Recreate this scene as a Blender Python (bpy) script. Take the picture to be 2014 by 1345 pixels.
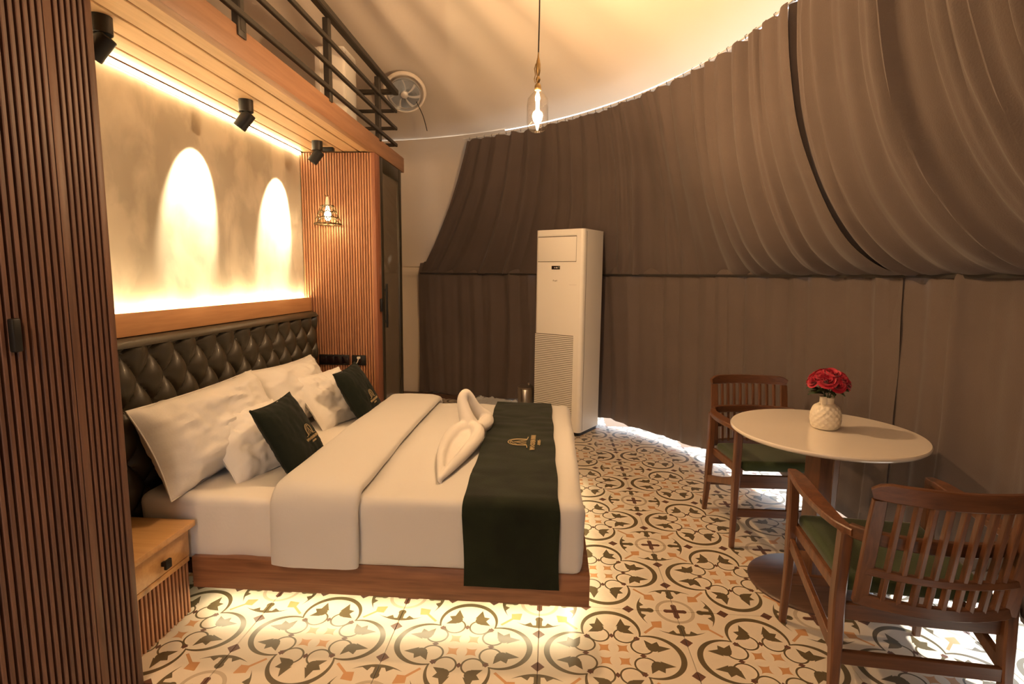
import bpy, bmesh, math, random
from mathutils import Vector, Matrix, noise
for o in list(bpy.data.objects): bpy.data.objects.remove(o, do_unlink=True)
sc = bpy.context.scene
COL = sc.collection
PI = math.pi
# ------------------------------------------------------------------ camera
F_PX, YAW, PITCH, ROLL, CAM_H = 1063.3, 0.0701818, 0.1216759, -0.0109531, 1.472
fw = Vector((-math.sin(YAW)*math.cos(PITCH), math.cos(YAW)*math.cos(PITCH), -math.sin(PITCH)))
rt0 = fw.cross(Vector((0, 0, 1))).normalized(); dn0 = fw.cross(rt0)
rt = math.cos(ROLL)*rt0 + math.sin(ROLL)*dn0
dn = -math.sin(ROLL)*rt0 + math.cos(ROLL)*dn0
cam_d = bpy.data.cameras.new('camera'); cam = bpy.data.objects.new('camera', cam_d); COL.objects.link(cam)
cam_d.sensor_fit = 'HORIZONTAL'; cam_d.sensor_width = 36.0; cam_d.lens = F_PX/2014*36.0
cam_d.clip_start = 0.02; cam_d.clip_end = 200
mw = Matrix((rt, -dn, -fw)).transposed().to_4x4(); mw.translation = (0, 0, CAM_H)
cam.matrix_world = mw
sc.camera = cam
# ------------------------------------------------------------------ world, sun, exposure
W = bpy.data.worlds.new('daylight'); sc.world = W; W.use_nodes = True
bg = W.node_tree.nodes['Background']; bg.inputs[0].default_value = (0.80, 0.89, 1.0, 1); bg.inputs[1].default_value = 3.2
sun_d = bpy.data.lights.new('sun', 'SUN'); sun_d.energy = 12.0; sun_d.angle = 0.02; sun_d.color = (1, 0.95, 0.88)
sun = bpy.data.objects.new('sun', sun_d); COL.objects.link(sun)
sun.rotation_euler = Vector((-0.84, 0.06, -0.52)).to_track_quat('-Z', 'Y').to_euler(); sun.location = (8, 6, 8)
vs = sc.view_settings
vs.view_transform = 'Standard'; vs.look = 'None'; vs.exposure = 0.0; vs.gamma = 1.0; vs.use_curve_mapping = False
WARM = (1.0, 0.63, 0.33)
STRIP = (1.0, 0.74, 0.40)
P_PEND, P_BACK, P_SPOT = 118.0, 118.0, 150.0
E_COVE, E_COVE_LOW, E_BED = 40.0, 120.0, 48.0
TC = (-2.2, 2.4)            # tent centre
R_WALL, R_RING, Z_KNEE, Z_RING, Z_APEX = 4.12, 3.45, 1.49, 2.872, 4.27

# ------------------------------------------------------------------ helpers
def link_mesh(name, v, f, mat, parent=None, smooth=True, me=None, base=(0, 0, 0)):
    if me is None:
        me = bpy.data.meshes.new(name)
        me.from_pydata([(p[0]-base[0], p[1]-base[1], p[2]-base[2]) for p in v], [], f); me.update()
        for m in (mat if isinstance(mat, (list, tuple)) else [mat]):
            if m: me.materials.append(m)
        if smooth:
            me.polygons.foreach_set('use_smooth', [True]*len(me.polygons))
            try: me.set_sharp_from_angle(angle=math.radians(38))
            except Exception: pass
    o = bpy.data.objects.new(name, me); COL.objects.link(o)
    if parent: o.parent = parent
    return o
def root_of(p):
    while p.parent: p = p.parent
    return p
def part(name, g, mat, parent, local=False, smooth=True):
    r = root_of(parent)
    return link_mesh(name, g[0], g[1], mat, parent, smooth, base=(0, 0, 0) if local else tuple(r.location))
def tag(o, label, cat, group=None):
    o['label'] = label; o['category'] = cat
    if group: o['group'] = group
    return o
def struct(o, label=None):
    o['kind'] = 'structure'
    if label: o['label'] = label
    return o
def empty(name, loc, rotz=0):
    o = bpy.data.objects.new(name, None); COL.objects.link(o); o.location = loc; o.rotation_euler = (0, 0, rotz)
    o.empty_display_size = 0.05
    return o
def thing(name, label, cat, loc=(0, 0, 0), rotz=0, group=None):
    return tag(empty(name, loc, rotz), label, cat, group)
def solo(name, g, mat, label, cat, group=None, loc=(0, 0, 0), smooth=True):
    o = link_mesh(name, g[0], g[1], mat, None, smooth, base=loc); o.location = loc
    return tag(o, label, cat, group)
def shared(name, me, parent, loc, rot=(0, 0, 0), scale=(1, 1, 1)):
    o = bpy.data.objects.new(name, me); COL.objects.link(o); o.parent = parent
    o.location = loc; o.rotation_euler = rot; o.scale = scale
    return o
def join(*gs):
    V, F = [], []
    for v, f in gs:
        n = len(V); V += [tuple(p) for p in v]; F += [tuple(i+n for i in q) for q in f]
    return V, F
def xf(g, m):
    return [tuple(m @ Vector(p)) for p in g[0]], g[1]
def move(g, d):
    return [(p[0]+d[0], p[1]+d[1], p[2]+d[2]) for p in g[0]], g[1]
def box(lo, hi, bev=0.0, seg=2):
    bm = bmesh.new(); bmesh.ops.create_cube(bm, size=1)
    for v in bm.verts:
        v.co = [lo[k]+(v.co[k]+.5)*(hi[k]-lo[k]) for k in range(3)]
    if bev > 0:
        bmesh.ops.bevel(bm, geom=list(bm.edges), offset=bev, segments=seg, profile=0.5, affect='EDGES')
    bm.verts.index_update()
    g = ([tuple(v.co) for v in bm.verts], [tuple(v.index for v in f.verts) for f in bm.faces]); bm.free()
    return g
def tube(pts, rad, n=10, flat=(1, 1), up=(0, 0, 1), caps=True):
    """sweep an ellipse along pts; flat scales the side and the up axis"""
    P = [Vector(p) for p in pts]; V, F = [], []
    for i, p in enumerate(P):
        t = (P[min(i+1, len(P)-1)]-P[max(i-1, 0)]).normalized()
        u = Vector(up)
        if abs(t.dot(u)) > .97: u = Vector((0, 1, 0)) if abs(t.y) < .9 else Vector((1, 0, 0))
        s = t.cross(u).normalized(); w = s.cross(t).normalized()
        r = rad[i] if isinstance(rad, (list, tuple)) else rad
        for k in range(n):
            a = 2*PI*k/n
            V.append(p + s*(math.cos(a)*r*flat[0]) + w*(math.sin(a)*r*flat[1]))
    for i in range(len(P)-1):
        for k in range(n):
            a, b = i*n+k, i*n+(k+1) % n
            F.append((a, b, b+n, a+n))
    if caps:
        F.append(tuple(range(n-1, -1, -1))); F.append(tuple((len(P)-1)*n+k for k in range(n)))
    return [tuple(v) for v in V], F
def bar(pts, hw, hh, up=(0, 0, 1)):
    """rectangular bar with softened corners swept along pts"""
    P = [Vector(p) for p in pts]; V, F = [], []
    c = .3
    prof = [(1, 1-c), (1-c, 1), (-1+c, 1), (-1, 1-c), (-1, -1+c), (-1+c, -1), (1-c, -1), (1, -1+c)]
    n = 8
    for i, p in enumerate(P):
        t = (P[min(i+1, len(P)-1)]-P[max(i-1, 0)]).normalized()
        u = Vector(up)
        if abs(t.dot(u)) > .97: u = Vector((0, 1, 0))
        s = t.cross(u).normalized(); w = s.cross(t).normalized()
        a = hw[i] if isinstance(hw, (list, tuple)) else hw
        b = hh[i] if isinstance(hh, (list, tuple)) else hh
        m = min(a, b)
        for x, y in prof:
            sx = math.copysign(a-m*(1-abs(x)) if abs(x) < 1 else a, x); sy = math.copysign(b-m*(1-abs(y)) if abs(y) < 1 else b, y)
            V.append(p+s*sx+w*sy)
    for i in range(len(P)-1):
        for k in range(n):
            a, b = i*n+k, i*n+(k+1) % n
            F.append((a, b, b+n, a+n))
    F.append(tuple(range(n-1, -1, -1))); F.append(tuple((len(P)-1)*n+k for k in range(n)))
    return [tuple(v) for v in V], F
def lathe(prof, n=32, c=(0, 0), cap=True):
    V, F = [], []
    for r, z in prof:
        for k in range(n):
            a = 2*PI*k/n; V.append((c[0]+r*math.cos(a), c[1]+r*math.sin(a), z))
    for i in range(len(prof)-1):
        for k in range(n):
            a, b = i*n+k, i*n+(k+1) % n
            F.append((a, b, b+n, a+n))
    if cap:
        F.append(tuple(range(n-1, -1, -1))); F.append(tuple((len(prof)-1)*n+k for k in range(n)))
    return V, F
def grid(nu, nv, fn, closed_u=False):
    V = [tuple(fn(i/(nu-1) if not closed_u else i/nu, j/(nv-1))) for j in range(nv) for i in range(nu)]
    F = []
    for j in range(nv-1):
        for i in range(nu if closed_u else nu-1):
            i2 = (i+1) % nu
            F.append((j*nu+i, j*nu+i2, (j+1)*nu+i2, (j+1)*nu+i))
    return V, F
def spline(pts, n=8):
    """Catmull-Rom through pts (tuples of any length)"""
    out = []
    for i in range(len(pts)-1):
        p0, p1, p2, p3 = pts[max(i-1, 0)], pts[i], pts[i+1], pts[min(i+2, len(pts)-1)]
        for k in range(n):
            t = k/n
            out.append(tuple(.5*(2*b+(-a+c)*t+(2*a-5*b+4*c-d)*t*t+(-a+3*b-3*c+d)*t**3) for a, b, c, d in zip(p0, p1, p2, p3)))
    out.append(tuple(pts[-1])); return out
def nz(x, y, z=0.0): return noise.noise(Vector((x, y, z)))
def polar(r, deg, z): return (TC[0]+r*math.cos(math.radians(deg)), TC[1]+r*math.sin(math.radians(deg)), z)

# ------------------------------------------------------------------ materials
def newmat(name):
    m = bpy.data.materials.new(name); m.use_nodes = True
    return m, m.node_tree, m.node_tree.nodes['Principled BSDF']
def plain(name, col, rough=.5, metal=0.0, bump=0.0, bscale=60, sheen=0.0, coat=0.0, var=0.0, spec=None, vscale=6):
    m, t, b = newmat(name)
    b.inputs['Base Color'].default_value = (*col, 1); b.inputs['Roughness'].default_value = rough; b.inputs['Metallic'].default_value = metal
    if sheen: b.inputs['Sheen Weight'].default_value = sheen; b.inputs['Sheen Roughness'].default_value = .4
    if coat: b.inputs['Coat Weight'].default_value = coat; b.inputs['Coat Roughness'].default_value = .15
    if spec is not None: b.inputs['Specular IOR Level'].default_value = spec
    if bump or var:
        tc = t.nodes.new('ShaderNodeTexCoord')
    if bump:
        n = t.nodes.new('ShaderNodeTexNoise'); n.inputs['Scale'].default_value = bscale; n.inputs['Detail'].default_value = 3
        t.links.new(tc.outputs['Object'], n.inputs['Vector'])
        bp = t.nodes.new('ShaderNodeBump'); bp.inputs['Strength'].default_value = bump; bp.inputs['Distance'].default_value = .004
        t.links.new(n.outputs['Fac'], bp.inputs['Height']); t.links.new(bp.outputs['Normal'], b.inputs['Normal'])
    if var:
        n2 = t.nodes.new('ShaderNodeTexNoise'); n2.inputs['Scale'].default_value = vscale; n2.inputs['Detail'].default_value = 4
        t.links.new(tc.outputs['Object'], n2.inputs['Vector'])
        r = t.nodes.new('ShaderNodeValToRGB')
        r.color_ramp.elements[0].position = .3; r.color_ramp.elements[1].position = .7
        r.color_ramp.elements[0].color = (*[c*(1-var) for c in col], 1); r.color_ramp.elements[1].color = (*[min(1, c*(1+var)) for c in col], 1)
        t.links.new(n2.outputs['Fac'], r.inputs['Fac']); t.links.new(r.outputs['Color'], b.inputs['Base Color'])
    return m
def wood(name, dark, light, axis=2, scale=1.0, rough=.45, knots=0.0, rand=.25, coat=0.0):
    m, t, b = newmat(name); N, L = t.nodes, t.links
    tc = N.new('ShaderNodeTexCoord'); oi = N.new('ShaderNodeObjectInfo')
    mp = N.new('ShaderNodeMapping'); s = [14*scale]*3; s[axis] = .9*scale
    mp.inputs['Scale'].default_value = s
    ad = N.new('ShaderNodeVectorMath'); ad.operation = 'ADD'
    mu = N.new('ShaderNodeVectorMath'); mu.operation = 'SCALE'; mu.inputs[0].default_value = (7, 13, 5)
    L.new(oi.outputs['Random'], mu.inputs['Scale']); L.new(tc.outputs['Object'], mp.inputs['Vector'])
    L.new(mp.outputs['Vector'], ad.inputs[0]); L.new(mu.outputs['Vector'], ad.inputs[1])
    n1 = N.new('ShaderNodeTexNoise'); n1.inputs['Scale'].default_value = 1.6; n1.inputs['Detail'].default_value = 6; n1.inputs['Distortion'].default_value = 1.2
    n2 = N.new('ShaderNodeTexNoise'); n2.inputs['Scale'].default_value = 9; n2.inputs['Detail'].default_value = 2
    L.new(ad.outputs['Vector'], n1.inputs['Vector']); L.new(ad.outputs['Vector'], n2.inputs['Vector'])
    mx = N.new('ShaderNodeMath'); mx.operation = 'MULTIPLY_ADD'; mx.inputs[1].default_value = .35
    L.new(n2.outputs['Fac'], mx.inputs[0]); L.new(n1.outputs['Fac'], mx.inputs[2])
    ra = N.new('ShaderNodeMath'); ra.operation = 'MULTIPLY_ADD'; ra.inputs[1].default_value = rand*.5
    L.new(oi.outputs['Random'], ra.inputs[0]); L.new(mx.outputs[0], ra.inputs[2])
    r = N.new('ShaderNodeValToRGB'); r.color_ramp.elements[0].position = .42; r.color_ramp.elements[1].position = .88
    r.color_ramp.elements[0].color = (*dark, 1); r.color_ramp.elements[1].color = (*light, 1)
    L.new(ra.outputs[0], r.inputs['Fac'])
    out = r.outputs['Color']
    if knots:
        mp2 = N.new('ShaderNodeMapping'); s = [4.5]*3; s[axis] = 1.5; mp2.inputs['Scale'].default_value = s
        L.new(tc.outputs['Object'], mp2.inputs['Vector'])
        vo = N.new('ShaderNodeTexVoronoi'); vo.inputs['Scale'].default_value = 1.0; L.new(mp2.outputs['Vector'], vo.inputs['Vector'])
        rr = N.new('ShaderNodeValToRGB'); rr.color_ramp.elements[0].position = .03; rr.color_ramp.elements[1].position = .13
        rr.color_ramp.elements[0].color = (1-knots, 1-knots, 1-knots, 1); rr.color_ramp.elements[1].color = (1, 1, 1, 1)
        L.new(vo.outputs['Distance'], rr.inputs['Fac'])
        mm = N.new('ShaderNodeMix'); mm.data_type = 'RGBA'; mm.blend_type = 'MULTIPLY'; mm.inputs['Factor'].default_value = 1
        L.new(out, mm.inputs['A']); L.new(rr.outputs['Color'], mm.inputs['B']); out = mm.outputs['Result']
    L.new(out, b.inputs['Base Color']); b.inputs['Roughness'].default_value = rough
    if coat: b.inputs['Coat Weight'].default_value = coat; b.inputs['Coat Roughness'].default_value = .2
    bp = N.new('ShaderNodeBump'); bp.inputs['Strength'].default_value = .15; bp.inputs['Distance'].default_value = .002
    L.new(n2.outputs['Fac'], bp.inputs['Height']); L.new(bp.outputs['Normal'], b.inputs['Normal'])
    return m
def emit(name, col, s):
    m = bpy.data.materials.new(name); m.use_nodes = True; t = m.node_tree; t.nodes.clear()
    e = t.nodes.new('ShaderNodeEmission'); e.inputs[0].default_value = (*col, 1); e.inputs[1].default_value = s
    o = t.nodes.new('ShaderNodeOutputMaterial'); t.links.new(e.outputs[0], o.inputs[0]); return m
def clear_glass(name, tint=(1, 1, 1), gloss=.15, rough=.02):
    m = bpy.data.materials.new(name); m.use_nodes = True; t = m.node_tree; t.nodes.clear()
    tr = t.nodes.new('ShaderNodeBsdfTransparent'); tr.inputs[0].default_value = (*tint, 1)
    gl = t.nodes.new('ShaderNodeBsdfGlossy'); gl.inputs['Roughness'].default_value = rough
    fr = t.nodes.new('ShaderNodeLayerWeight'); fr.inputs['Blend'].default_value = gloss
    mx = t.nodes.new('ShaderNodeMixShader'); o = t.nodes.new('ShaderNodeOutputMaterial')
    t.links.new(fr.outputs['Facing'], mx.inputs[0]); t.links.new(tr.outputs[0], mx.inputs[1]); t.links.new(gl.outputs[0], mx.inputs[2])
    t.links.new(mx.outputs[0], o.inputs[0]); return m

M = {}
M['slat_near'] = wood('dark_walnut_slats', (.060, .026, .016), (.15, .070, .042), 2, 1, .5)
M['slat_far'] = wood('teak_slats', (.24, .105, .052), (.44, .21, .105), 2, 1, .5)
M['walnut_back'] = wood('dark_backing', (.022, .010, .006), (.045, .02, .012), 2, 1, .6)
M['teak_stile'] = wood('teak_stile', (.15, .055, .028), (.26, .10, .052), 2, 1, .5)
M['pine_y'] = wood('pine_along_room', (.50, .30, .15), (.66, .43, .235), 1, .8, .45, knots=.45)
M['pine_fascia'] = wood('pine_fascia', (.25, .12, .058), (.36, .185, .095), 1, .8, .5, knots=.4)
M['pine_top'] = wood('pine_top', (.50, .27, .10), (.64, .38, .16), 0, .8, .35, knots=.5, coat=.2)
M['rail_wood'] = wood('shelf_rail_wood', (.42, .21, .09), (.56, .30, .14), 1, .8, .45, knots=.3)
M['bed_wood'] = wood('bed_walnut', (.11, .045, .022), (.30, .135, .065), 0, .9, .42, knots=.5)
M['chair_wood'] = wood('teak_chair', (.070, .026, .011), (.165, .065, .027), 2, 1.2, .38, rand=.1, coat=.25)
M['chair_wood_x'] = wood('teak_chair_cross', (.060, .022, .010), (.135, .054, .023), 0, 1.2, .38, rand=.1, coat=.25)
M['dark_wood'] = wood('dark_base_wood', (.04, .02, .012), (.10, .05, .03), 0, 1, .4)
M['black'] = plain('black_metal', (.012, .011, .010), .45, .3)
M['rail_black'] = plain('railing_dark_metal', (.035, .028, .02), .5, .2)
M['leather'] = plain('olive_leather', (.038, .031, .018), .46, 0, .15, 220, coat=.08)
M['linen'] = plain('white_linen', (.73, .71, .68), .85, 0, .12, 90, sheen=.15)
M['duvet'] = plain('white_duvet_cotton', (.615, .60, .575), .85, 0, .12, 90, sheen=.15)
M['sheet'] = plain('white_sheet', (.72, .69, .65), .85, 0, .15, 70, sheen=.1)
M['towel'] = plain('white_terry', (.70, .67, .63), .95, 0, .5, 420, sheen=.3)
M['velvet'] = plain('dark_green_velvet', (.0085, .0125, .005), .8, 0, .25, 140, sheen=.16, spec=.2, var=.35, vscale=9)
M['velvet_cushion'] = plain('green_cushion_velvet', (.005, .0085, .005), .85, 0, .2, 160, sheen=.08, spec=.2)
M['gold_thread'] = plain('gold_embroidery', (.50, .38, .20), .6, .1)
M['seat_green'] = plain('moss_green_upholstery', (.030, .046, .010), .8, 0, .2, 200, sheen=.3)
M['curtain'] = plain('taupe_curtain_cloth', (.115, .087, .076), .88, 0, .35, 160, sheen=.12, var=.06, vscale=3)
M['canvas'] = plain('cream_canvas', (.80, .715, .61), .85, 0, .2, 35, var=.03, vscale=1.2)
M['ac_white'] = plain('white_appliance', (.86, .83, .77), .38)
M['ac_seam'] = plain('appliance_shadow_gap', (.16, .13, .10), .6)
M['screen'] = plain('display_black', (.012, .006, .006), .2)
M['steel'] = plain('brushed_steel', (.62, .58, .52), .28, 1.0)
M['marble'] = plain('cream_table_top', (.78, .72, .64), .14, 0, 0, 1, coat=.3, var=.03, vscale=3)
M['vase'] = plain('ivory_ceramic', (.80, .73, .60), .45)
M['rose'] = plain('crimson_petals', (.42, .012, .035), .55, 0, 0, 1, sheen=.3, var=.3, vscale=30)
M['leaf'] = plain('dark_leaf', (.025, .05, .015), .5, 0, 0, 1, var=.3, vscale=20)
M['brass'] = plain('aged_brass', (.42, .29, .13), .35, .9)
M['brass_dark'] = plain('dark_bronze_cage', (.10, .07, .035), .4, .8)
M['cord_black'] = plain('black_cord', (.02, .015, .012), .6)
M['cord_white'] = plain('white_cable', (.7, .66, .6), .5)
M['rail_white'] = plain('white_metal_rail', (.75, .72, .68), .4, .3)
M['grout'] = plain('floor_grout', (.22, .15, .10), .8)
M['ground'] = plain('pale_concrete', (.72, .71, .68), .9, var=.08)
M['frame_dark'] = plain('dark_aluminium', (.045, .038, .024), .4, .4)
M['plastic_film'] = clear_glass('clear_plastic_film', (.86, .9, .95), .35, .12)
M['film_white'] = plain('cloudy_plastic_film', (.72, .76, .80), .18, 0, 0, 1, coat=.5)
M['bulb_glass'] = clear_glass('amber_bulb_glass', (1, .97, .92), .12)
M['filament'] = emit('glowing_filament', (1, .72, .34), 40)
M['cage_bulb'] = emit('warm_cage_bulb', (1, .78, .42), 16)
M['cove'] = emit('cove_led', STRIP, E_COVE); M['cove_low'] = emit('shelf_led', STRIP, E_COVE_LOW)
M['bed_led'] = emit('bed_led', (1.0, .80, .47), E_BED)
M['spot_lens'] = emit('spot_lens', (1, .8, .5), 6)
# smoked mirror glass of the wardrobe door
m, t, b = newmat('smoked_glass'); b.inputs['Base Color'].default_value = (.15, .122, .085, 1); b.inputs['Roughness'].default_value = .16
b.inputs['Metallic'].default_value = .0; b.inputs['Specular IOR Level'].default_value = 1.0; b.inputs['Coat Weight'].default_value = .6; M['smoked'] = m

# printed misty-forest wallpaper
def mural_mat():
    m, t, b = newmat('misty_mural_wallpaper'); N, L = t.nodes, t.links
    tc = N.new('ShaderNodeTexCoord')
    def nse(scale, detail, sx=(1, 1, 1), dist=0):
        mp = N.new('ShaderNodeMapping'); mp.inputs['Scale'].default_value = sx; L.new(tc.outputs['Object'], mp.inputs['Vector'])
        n = N.new('ShaderNodeTexNoise'); n.inputs['Scale'].default_value = scale; n.inputs['Detail'].default_value = detail; n.inputs['Distortion'].default_value = dist
        L.new(mp.outputs['Vector'], n.inputs['Vector']); return n.outputs['Fac']
    big = nse(1.7, 3, (1, 1, .8)); trees = nse(4.2, 9, (1, 1, .75), .3); fine = nse(22, 4)
    r1 = N.new('ShaderNodeValToRGB'); r1.color_ramp.elements[0].position = .34; r1.color_ramp.elements[1].position = .66
    r1.color_ramp.elements[0].color = (.40, .355, .29, 1); r1.color_ramp.elements[1].color = (.58, .53, .45, 1)
    L.new(big, r1.inputs['Fac'])
    r2 = N.new('ShaderNodeValToRGB'); r2.color_ramp.elements[0].position = .44; r2.color_ramp.elements[1].position = .60
    r2.color_ramp.elements[0].color = (.80, .79, .77, 1); r2.color_ramp.elements[1].color = (1.10, 1.09, 1.06, 1)
    L.new(trees, r2.inputs['Fac'])
    mx = N.new('ShaderNodeMix'); mx.data_type = 'RGBA'; mx.blend_type = 'MULTIPLY'; mx.inputs['Factor'].default_value = 1
    L.new(r1.outputs['Color'], mx.inputs['A']); L.new(r2.outputs['Color'], mx.inputs['B'])
    L.new(mx.outputs['Result'], b.inputs['Base Color']); b.inputs['Roughness'].default_value = .8
    bp = N.new('ShaderNodeBump'); bp.inputs['Strength'].default_value = .08; bp.inputs['Distance'].default_value = .002
    L.new(fine, bp.inputs['Height']); L.new(bp.outputs['Normal'], b.inputs['Normal'])
    return m
M['mural'] = mural_mat()

# encaustic floor tile print, drawn in the tile's own coordinates (0.6 m, mirrored eight ways)
class X:
    t = None
    def __init__(s, k): s.k = k
    @staticmethod
    def op(o, *a):
        n = X.t.nodes.new('ShaderNodeMath'); n.operation = o
        for i, q in enumerate(a):
            if isinstance(q, X): X.t.links.new(q.k, n.inputs[i])
            else: n.inputs[i].default_value = q
        return X(n.outputs[0])
    def __add__(s, o): return X.op('ADD', s, o)
    __radd__ = __add__
    def __sub__(s, o): return X.op('SUBTRACT', s, o)
    def __rsub__(s, o): return X.op('SUBTRACT', o, s)
    def __mul__(s, o): return X.op('MULTIPLY', s, o)
    __rmul__ = __mul__
    def lt(s, o): return X.op('LESS_THAN', s, o)
    def gt(s, o): return X.op('GREATER_THAN', s, o)
def tile_mat():
    m, t, b = newmat('patterned_floor_tile'); X.t = t; N, L = t.nodes, t.links
    tc = N.new('ShaderNodeTexCoord'); sp = N.new('ShaderNodeSeparateXYZ'); L.new(tc.outputs['Object'], sp.inputs[0])
    ax, ay = X.op('ABSOLUTE', X(sp.outputs[0])), X.op('ABSOLUTE', X(sp.outputs[1]))
    u, v = X.op('MAXIMUM', ax, ay), X.op('MINIMUM', ax, ay)
    mn = lambda *a: a[0] if len(a) == 1 else X.op('MINIMUM', a[0], mn(*a[1:]))
    mxx = lambda *a: a[0] if len(a) == 1 else X.op('MAXIMUM', a[0], mxx(*a[1:]))
    ab = lambda a: X.op('ABSOLUTE', a)
    def dist(cu, cv, su=1.0, sv=1.0):
        a, c = (u-cu)*su, (v-cv)*sv
        return X.op('SQRT', a*a+c*c)
    def poly(*p):
        e = []
        for i in range(len(p)):
            (x0, y0), (x1, y1) = p[i], p[(i+1) % len(p)]
            A, B = -(y1-y0), (x1-x0)
            e.append(X.op('MULTIPLY_ADD', u, A, X.op('MULTIPLY_ADD', v, B, -(A*x0+B*y0))))
        return mn(*e).gt(0.0)
    def tri(*p):
        s = sum(p[i][0]*p[(i+1) % len(p)][1]-p[(i+1) % len(p)][0]*p[i][1] for i in range(len(p)))
        return poly(*(p if s > 0 else p[::-1]))
    # dark olive: lobes, thin rings, tulips, fleurons
    thick = X.op('MULTIPLY_ADD', u, .055, -.0032)
    lobe = ab(dist(.146, 0)-.1195).lt(thick)*u.gt(.06)
    ring = ab(dist(.115, .053)-.0425).lt(.0036)*(u+v).lt(.205)
    tul = mxx(dist(.160, .050, 1, 1.1).lt(.0245), tri((.129, .095), (.133, .050), (.165, .068)), tri((.180, .088), (.148, .068), (.188, .050)),
              tri((.228, .051), (.172, .0245), (.184, .064)))
    d = .3-u
    low = X.op('MULTIPLY_ADD', d*d, 3.4, .133)
    arm = v.gt(low)*v.lt(low+X.op('MULTIPLY_ADD', d, -.19, .0185))*d.lt(.096)
    spur = tri((.3-.026, .148), (.3-.036, .168), (.3-.062, .150))
    stem = mxx(d.lt(.0125)*v.gt(.14)*v.lt(.19), dist(.3, .190).lt(.0165))
    dark = mxx(lobe, ring, tul, arm, spur, stem)
    # red brown: corner cross, diamonds, knots
    cross = mxx(d.lt(.0115)*v.gt(.262), dist(.3, .262).lt(.0125))
    dia = (ab(d)+ab(v-.094)).lt(.0265)
    knot = mxx((ab(u-.112)*.8+ab(v)).lt(.0115), (ab(u-.102)+ab(v-.102)).lt(.0135))
    red = mxx(cross, dia, knot)
    # orange: four stars, bells
    p, q = ab(u+v-.074)*.7071, ab(u-v)*.7071
    star = (X.op('POWER', p, .62)+X.op('POWER', q, .62)).lt(.034**.62)
    s, w = (u+v)*.5, (u-v)*.5
    bell = mxx(s.gt(.14)*s.lt(.19)*w.lt(.004), s.gt(.184)*s.lt(.2)*w.lt((s-.184)*1.1+.003), s.gt(.1985)*s.lt(.224)*w.lt((.226-s)*.72))
    orange = mxx(star, bell)
    tan = ab(dist(.3, .3)-.077).lt(.0075)
    nt = N.new('ShaderNodeTexNoise'); nt.inputs['Scale'].default_value = 5; nt.inputs['Detail'].default_value = 5
    oi = N.new('ShaderNodeObjectInfo'); av = N.new('ShaderNodeVectorMath'); av.operation = 'ADD'
    L.new(tc.outputs['Object'], av.inputs[0]); L.new(oi.outputs['Location'], av.inputs[1]); L.new(av.outputs[0], nt.inputs['Vector'])
    def cmix(fac, a, bcol):
        n = N.new('ShaderNodeMix'); n.data_type = 'RGBA'
        if isinstance(fac, X): L.new(fac.k, n.inputs['Factor'])
        else: L.new(fac, n.inputs['Factor'])
        if isinstance(a, tuple): n.inputs['A'].default_value = (*a, 1)
        else: L.new(a, n.inputs['A'])
        n.inputs['B'].default_value = (*bcol, 1); return n.outputs['Result']
    c = cmix(nt.outputs['Fac'], (.66, .58, .47), (.74, .66, .54))
    c = cmix(tan, c, (.47, .39, .29)); c = cmix(orange, c, (.55, .29, .13)); c = cmix(dark, c, (.115, .088, .045)); c = cmix(red, c, (.13, .062, .042))
    L.new(c, b.inputs['Base Color']); b.inputs['Roughness'].default_value = .32
    return m
M['tile'] = tile_mat()

# ================================================================== SETTING
# ---- ground outside, floor slab and tiles
gr = link_mesh('ground', [(-30, -30, -.06), (30, -30, -.06), (30, 30, -.06), (-30, 30, -.06)], [(0, 1, 2, 3)], M['ground'], smooth=False); struct(gr)
floor = link_mesh('floor', *lathe([(4.62, -.055), (4.62, -.010), (.01, -.010)], 72, TC), M['grout'], smooth=False); struct(floor, 'floor of large cream tiles with olive medallion print')
tv = box((-.299, -.299, -.010), (.299, .299, 0), .0012, 1)
tile_me = bpy.data.meshes.new('tile'); tile_me.from_pydata(tv[0], [], tv[1]); tile_me.materials.append(M['tile'])
for i in range(-12, 8):
    for j in range(-8, 10):
        x, y = .278+.6*i, 1.986+.6*j
        if math.hypot(x-TC[0], y-TC[1]) < 4.30: shared('tile', tile_me, floor, (x, y, .0))
# ---- tent roof with gathered folds running to the apex
def roof_fn(nu, nv):
    def fn(a, tt):
        th = a*360; r = R_RING*(1-tt)+.02; z = Z_RING+(Z_APEX-Z_RING)*(tt**.94)
        k = math.sin(PI*min(1, tt*1.15+.02))
        f = abs(math.sin(math.radians(th)*9+.7*math.sin(math.radians(th)*4)))**.7
        z += k*(.032*f-.04) + .014*k*math.sin(math.radians(th)*37+3*tt) + .03*nz(r*1.5*math.cos(math.radians(th)), r*1.5*math.sin(math.radians(th)), 2.0)*min(1, tt*4)
        return polar(r, th, z)
    return grid(nu, nv, fn, closed_u=True)
ceil = link_mesh('ceiling', *roof_fn(360, 40), M['canvas']); struct(ceil, 'cream canvas tent roof gathered into soft folds')
eave = link_mesh('trim_1', *grid(180, 4, lambda a, tt: polar(R_RING+.02+.55*tt, a*360, Z_RING-.01-.40*tt), closed_u=True), M['canvas']); struct(eave, 'canvas eave running round the tent outside the curtains')
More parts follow.
